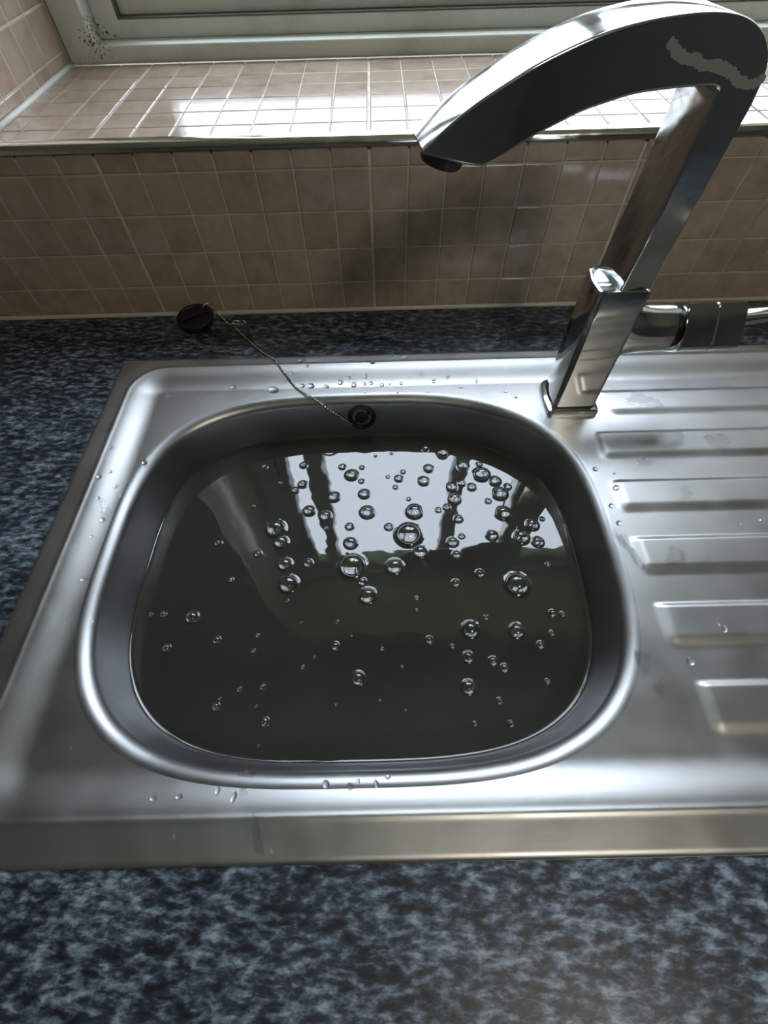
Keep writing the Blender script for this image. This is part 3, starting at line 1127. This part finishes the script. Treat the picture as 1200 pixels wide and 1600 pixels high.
for a, b in zip(dense[:-1], dense[1:]):
    acc += (b - a).length
    if acc >= 0.0035:
        beads.append(b); acc = 0.0
bm = bmesh.new()
for p in beads:
    bmesh.ops.create_icosphere(bm, subdivisions=1, radius=0.00150, matrix=Matrix.Translation(p))
for a, b in zip(beads[:-1], beads[1:]):
    d = b - a
    M = Matrix.Translation((a + b) / 2) @ d.to_track_quat('Z', 'Y').to_matrix().to_4x4()
    bmesh.ops.create_cone(bm, segments=6, radius1=0.0006, radius2=0.0006, depth=d.length, matrix=M)
ch = ppart(bm_obj('bead_chain', bm, CHAIN, None, 60))
ch['label'] = 'thin metal ball chain running to the overflow'

# ------------------------------------------------------------------ water drops on the steel
DROPM = dome_mesh('water_drop', DROP, 0.8, False, 16, 5)
_bm = bmesh.new(); _bm.from_mesh(DROPM)
bmesh.ops.holes_fill(_bm, edges=[e for e in _bm.edges if e.is_boundary], sides=0)
bmesh.ops.recalc_face_normals(_bm, faces=_bm.faces)
_bm.to_mesh(DROPM); _bm.free()
for p in DROPM.polygons: p.use_smooth = len(p.vertices) < 6
drops = [(470,565,7,4),(491,566,9,5),(480,572,4,3),(550,563,5,4),(582,566,6,4),(613,555,4,3),(632,560,9,5),(455,583,5,3),(428,610,12,8),(472,603,7,5),(486,603,8,6),
         (510,604,8,4),(532,597,6,6),(545,590,4,4),(553,602,6,7),(571,588,4,5),(570,600,4,4),(580,599,5,4),(597,602,5,5),(609,600,3,3),(627,599,4,4),(621,613,3,3),(571,613,4,3),
         (365,605,7,4),(312,622,3,3),(263,620,5,4),(410,581,3,3),(394,592,3,3),(450,596,3,3),(659,585,4,4),(678,596,5,4),(700,590,4,4),(720,605,5,4),(745,596,4,4),(668,612,4,3),(790,612,5,4),(806,620,4,4),
         (226,723,6,6),(173,699,5,4),(155,745,6,5),(181,760,5,4),(190,775,4,4),(153,778,4,4),(160,812,7,6),(143,838,4,4),(172,737,4,4),(120,853,3,3),(103,973,3,3),(74,985,3,3),(130,905,5,6),(145,970,3,3),
         (1132,983,6,8),(1122,975,4,4),(1155,818,4,3),(1185,812,5,4),(930,733,6,5),(963,762,7,6),(955,790,6,5),(967,817,7,5),(960,740,3,3),(1078,1033,9,9),
         (510,1226,9,8),(548,1229,7,7),(560,1222,5,6),(588,1225,6,8),(606,1215,6,5),(240,1248,8,5),(280,1245,8,5),(340,1236,6,8),(365,1246,7,10),(404,1166,4,3),(113,1167,4,4),(157,1216,3,3),(425,1330,5,4),(273,1306,5,4)]
dl = {}
for i, (px, py, a, b) in enumerate(drops):
    P = surf(px, py, 0.0)
    depth = (P - Vector((0, 0, CAMH))).dot(fw)
    o = bpy.data.objects.new('water_drop', DROPM)
    link(o)
    ra, rb = a * depth / FPX * 0.68, b * depth / FPX * 0.80
    e = 0.002
    x, y = P.x, P.y
    nrm = Vector((-(deck_z(x + e, y) - deck_z(x - e, y)) / (2 * e), -(deck_z(x, y + e) - deck_z(x, y - e)) / (2 * e), 1)).normalized()
    o.rotation_mode = 'QUATERNION'
    o.rotation_quaternion = nrm.to_track_quat('Z', 'Y') @ Matrix.Rotation(random.uniform(-.5, .5), 4, 'Z').to_quaternion()
    o.scale = (ra, rb, min(ra, rb) * 1.1)
    o.location = (P.x, P.y, deck_z(x, y) - 0.00005)
    if px > 900: where = 'on the steel beside the drainer'
    elif py > 1100: where = 'on the front edge of the sink'
    elif px < 330: where = 'on the left edge of the sink'
    elif py < 576: where = 'on the outer rear flange of the sink'
    elif px < 500: where = 'on the rear slope near the chain'
    elif px < 610: where = 'on the rear slope above the overflow'
    else: where = 'on the rear slope between overflow and tap'
    tag(o, None, 'water drop', 'water drops ' + where)
    dl.setdefault(where, []).append((px, py, a, b, o))
ORD = 'first second third fourth fifth sixth seventh eighth ninth tenth eleventh twelfth thirteenth fourteenth fifteenth sixteenth seventeenth eighteenth nineteenth twentieth'.split()
for where, L in dl.items():
    for k, (px, py, a, b, o) in enumerate(sorted(L, key=lambda q: (q[0], q[1]) if 'left edge' not in where else (q[1], q[0]))):
        look = 'long' if a > 1.5 * b else ('tiny' if max(a, b) < 4.5 else 'round')
        o['label'] = look + ' water drop ' + where + ', ' + ORD[k] + (' from the back' if 'left edge' in where else ' from the left')

# ------------------------------------------------------------------ thin films of water left on the steel
WET = thin_clear('thin_water_film', 1.36, (0.90, 0.905, 0.905))
films = [((1004, 626), 24, 11, 'ragged patch of water on the drainer, nearest the tap'),
         ((1016, 690), 15, 7, 'small ragged water patch left of centre on the second drainer ridge'),
         ((1052, 694), 17, 6, 'thin water streak in the middle of the second drainer ridge'),
         ((1060, 678), 10, 5, 'small water streak at the back of the second drainer ridge'),
         ((1122, 690), 16, 12, 'rounded water patch farthest right on the second drainer ridge'),
         ((1005, 722), 12, 5, 'small water patch in the groove in front of the second drainer ridge'),
         ((985, 862), 8, 22, 'long narrow water patch beside the bowl, slanting forward'),
         ((974, 842), 8, 7, 'small water patch just behind the slanting one beside the bowl'),
         ((1055, 868), 18, 9, 'faint wide water patch on the fourth drainer ridge'),
         ((1072, 770), 10, 8, 'faint water patch on the third drainer ridge'),
         ((1005, 1035), 9, 16, 'slanting water streak on the flat steel right of the bowl'),
         ((1030, 1075), 7, 10, 'short water streak in front of the slanting streak by the bowl'),
         ((385, 1222), 10, 14, 'branched water streak on the front edge of the sink'),
         ((402, 1305), 8, 16, 'ring-shaped water mark on the front lip of the sink'),
         ((172, 668), 9, 7, 'water smear at the rear left corner of the sink'),
         ((165, 795), 8, 10, 'water smear on the left edge of the sink')]
rnd = random.Random(11)
for (px, py), a, b, lab in films:
    P = surf(px, py, 0.0)
    depth = (P - Vector((0, 0, CAMH))).dot(fw)
    ra, rb = a * depth / FPX, b * depth / FPX * 1.5
    n_ = 44
    ph = [rnd.uniform(0, 6.28) for _ in range(6)]
    tilt_ = rnd.uniform(-0.5, 0.5) if abs(a - b) < 8 else (0.35 if b > a else 0.1)
    V, F = [], []
    for f_, h_ in ((1.0, -0.00005), (0.985, 0.00018), (0.90, 0.00032), (0.55, 0.00030), (0.2, 0.00028)):
        for k in range(n_):
            q = 2 * math.pi * k / n_
            r = 1 + 0.22 * math.sin(2 * q + ph[0]) + 0.18 * math.sin(3 * q + ph[1]) + 0.12 * math.sin(5 * q + ph[2]) + 0.08 * math.sin(9 * q + ph[3]) + 0.05 * math.sin(13 * q + ph[4])
            lx, ly = ra * r * f_ * math.cos(q), rb * r * f_ * math.sin(q)
            x, y = P.x + lx * math.cos(tilt_) - ly * math.sin(tilt_), P.y + lx * math.sin(tilt_) + ly * math.cos(tilt_)
            V.append((x, y, deck_z(x, y) + h_))
    for l in range(4):
        for k in range(n_):
            F.append((l * n_ + k, l * n_ + (k + 1) % n_, (l + 1) * n_ + (k + 1) % n_, (l + 1) * n_ + k))
    F.append(tuple(4 * n_ + k for k in range(n_)))
    F.append(tuple(range(n_ - 1, -1, -1)))
    o = mesh_obj('water_patch', V, F, WET, angle=60)
    tag(o, lab, 'water patch', 'water left on the steel')
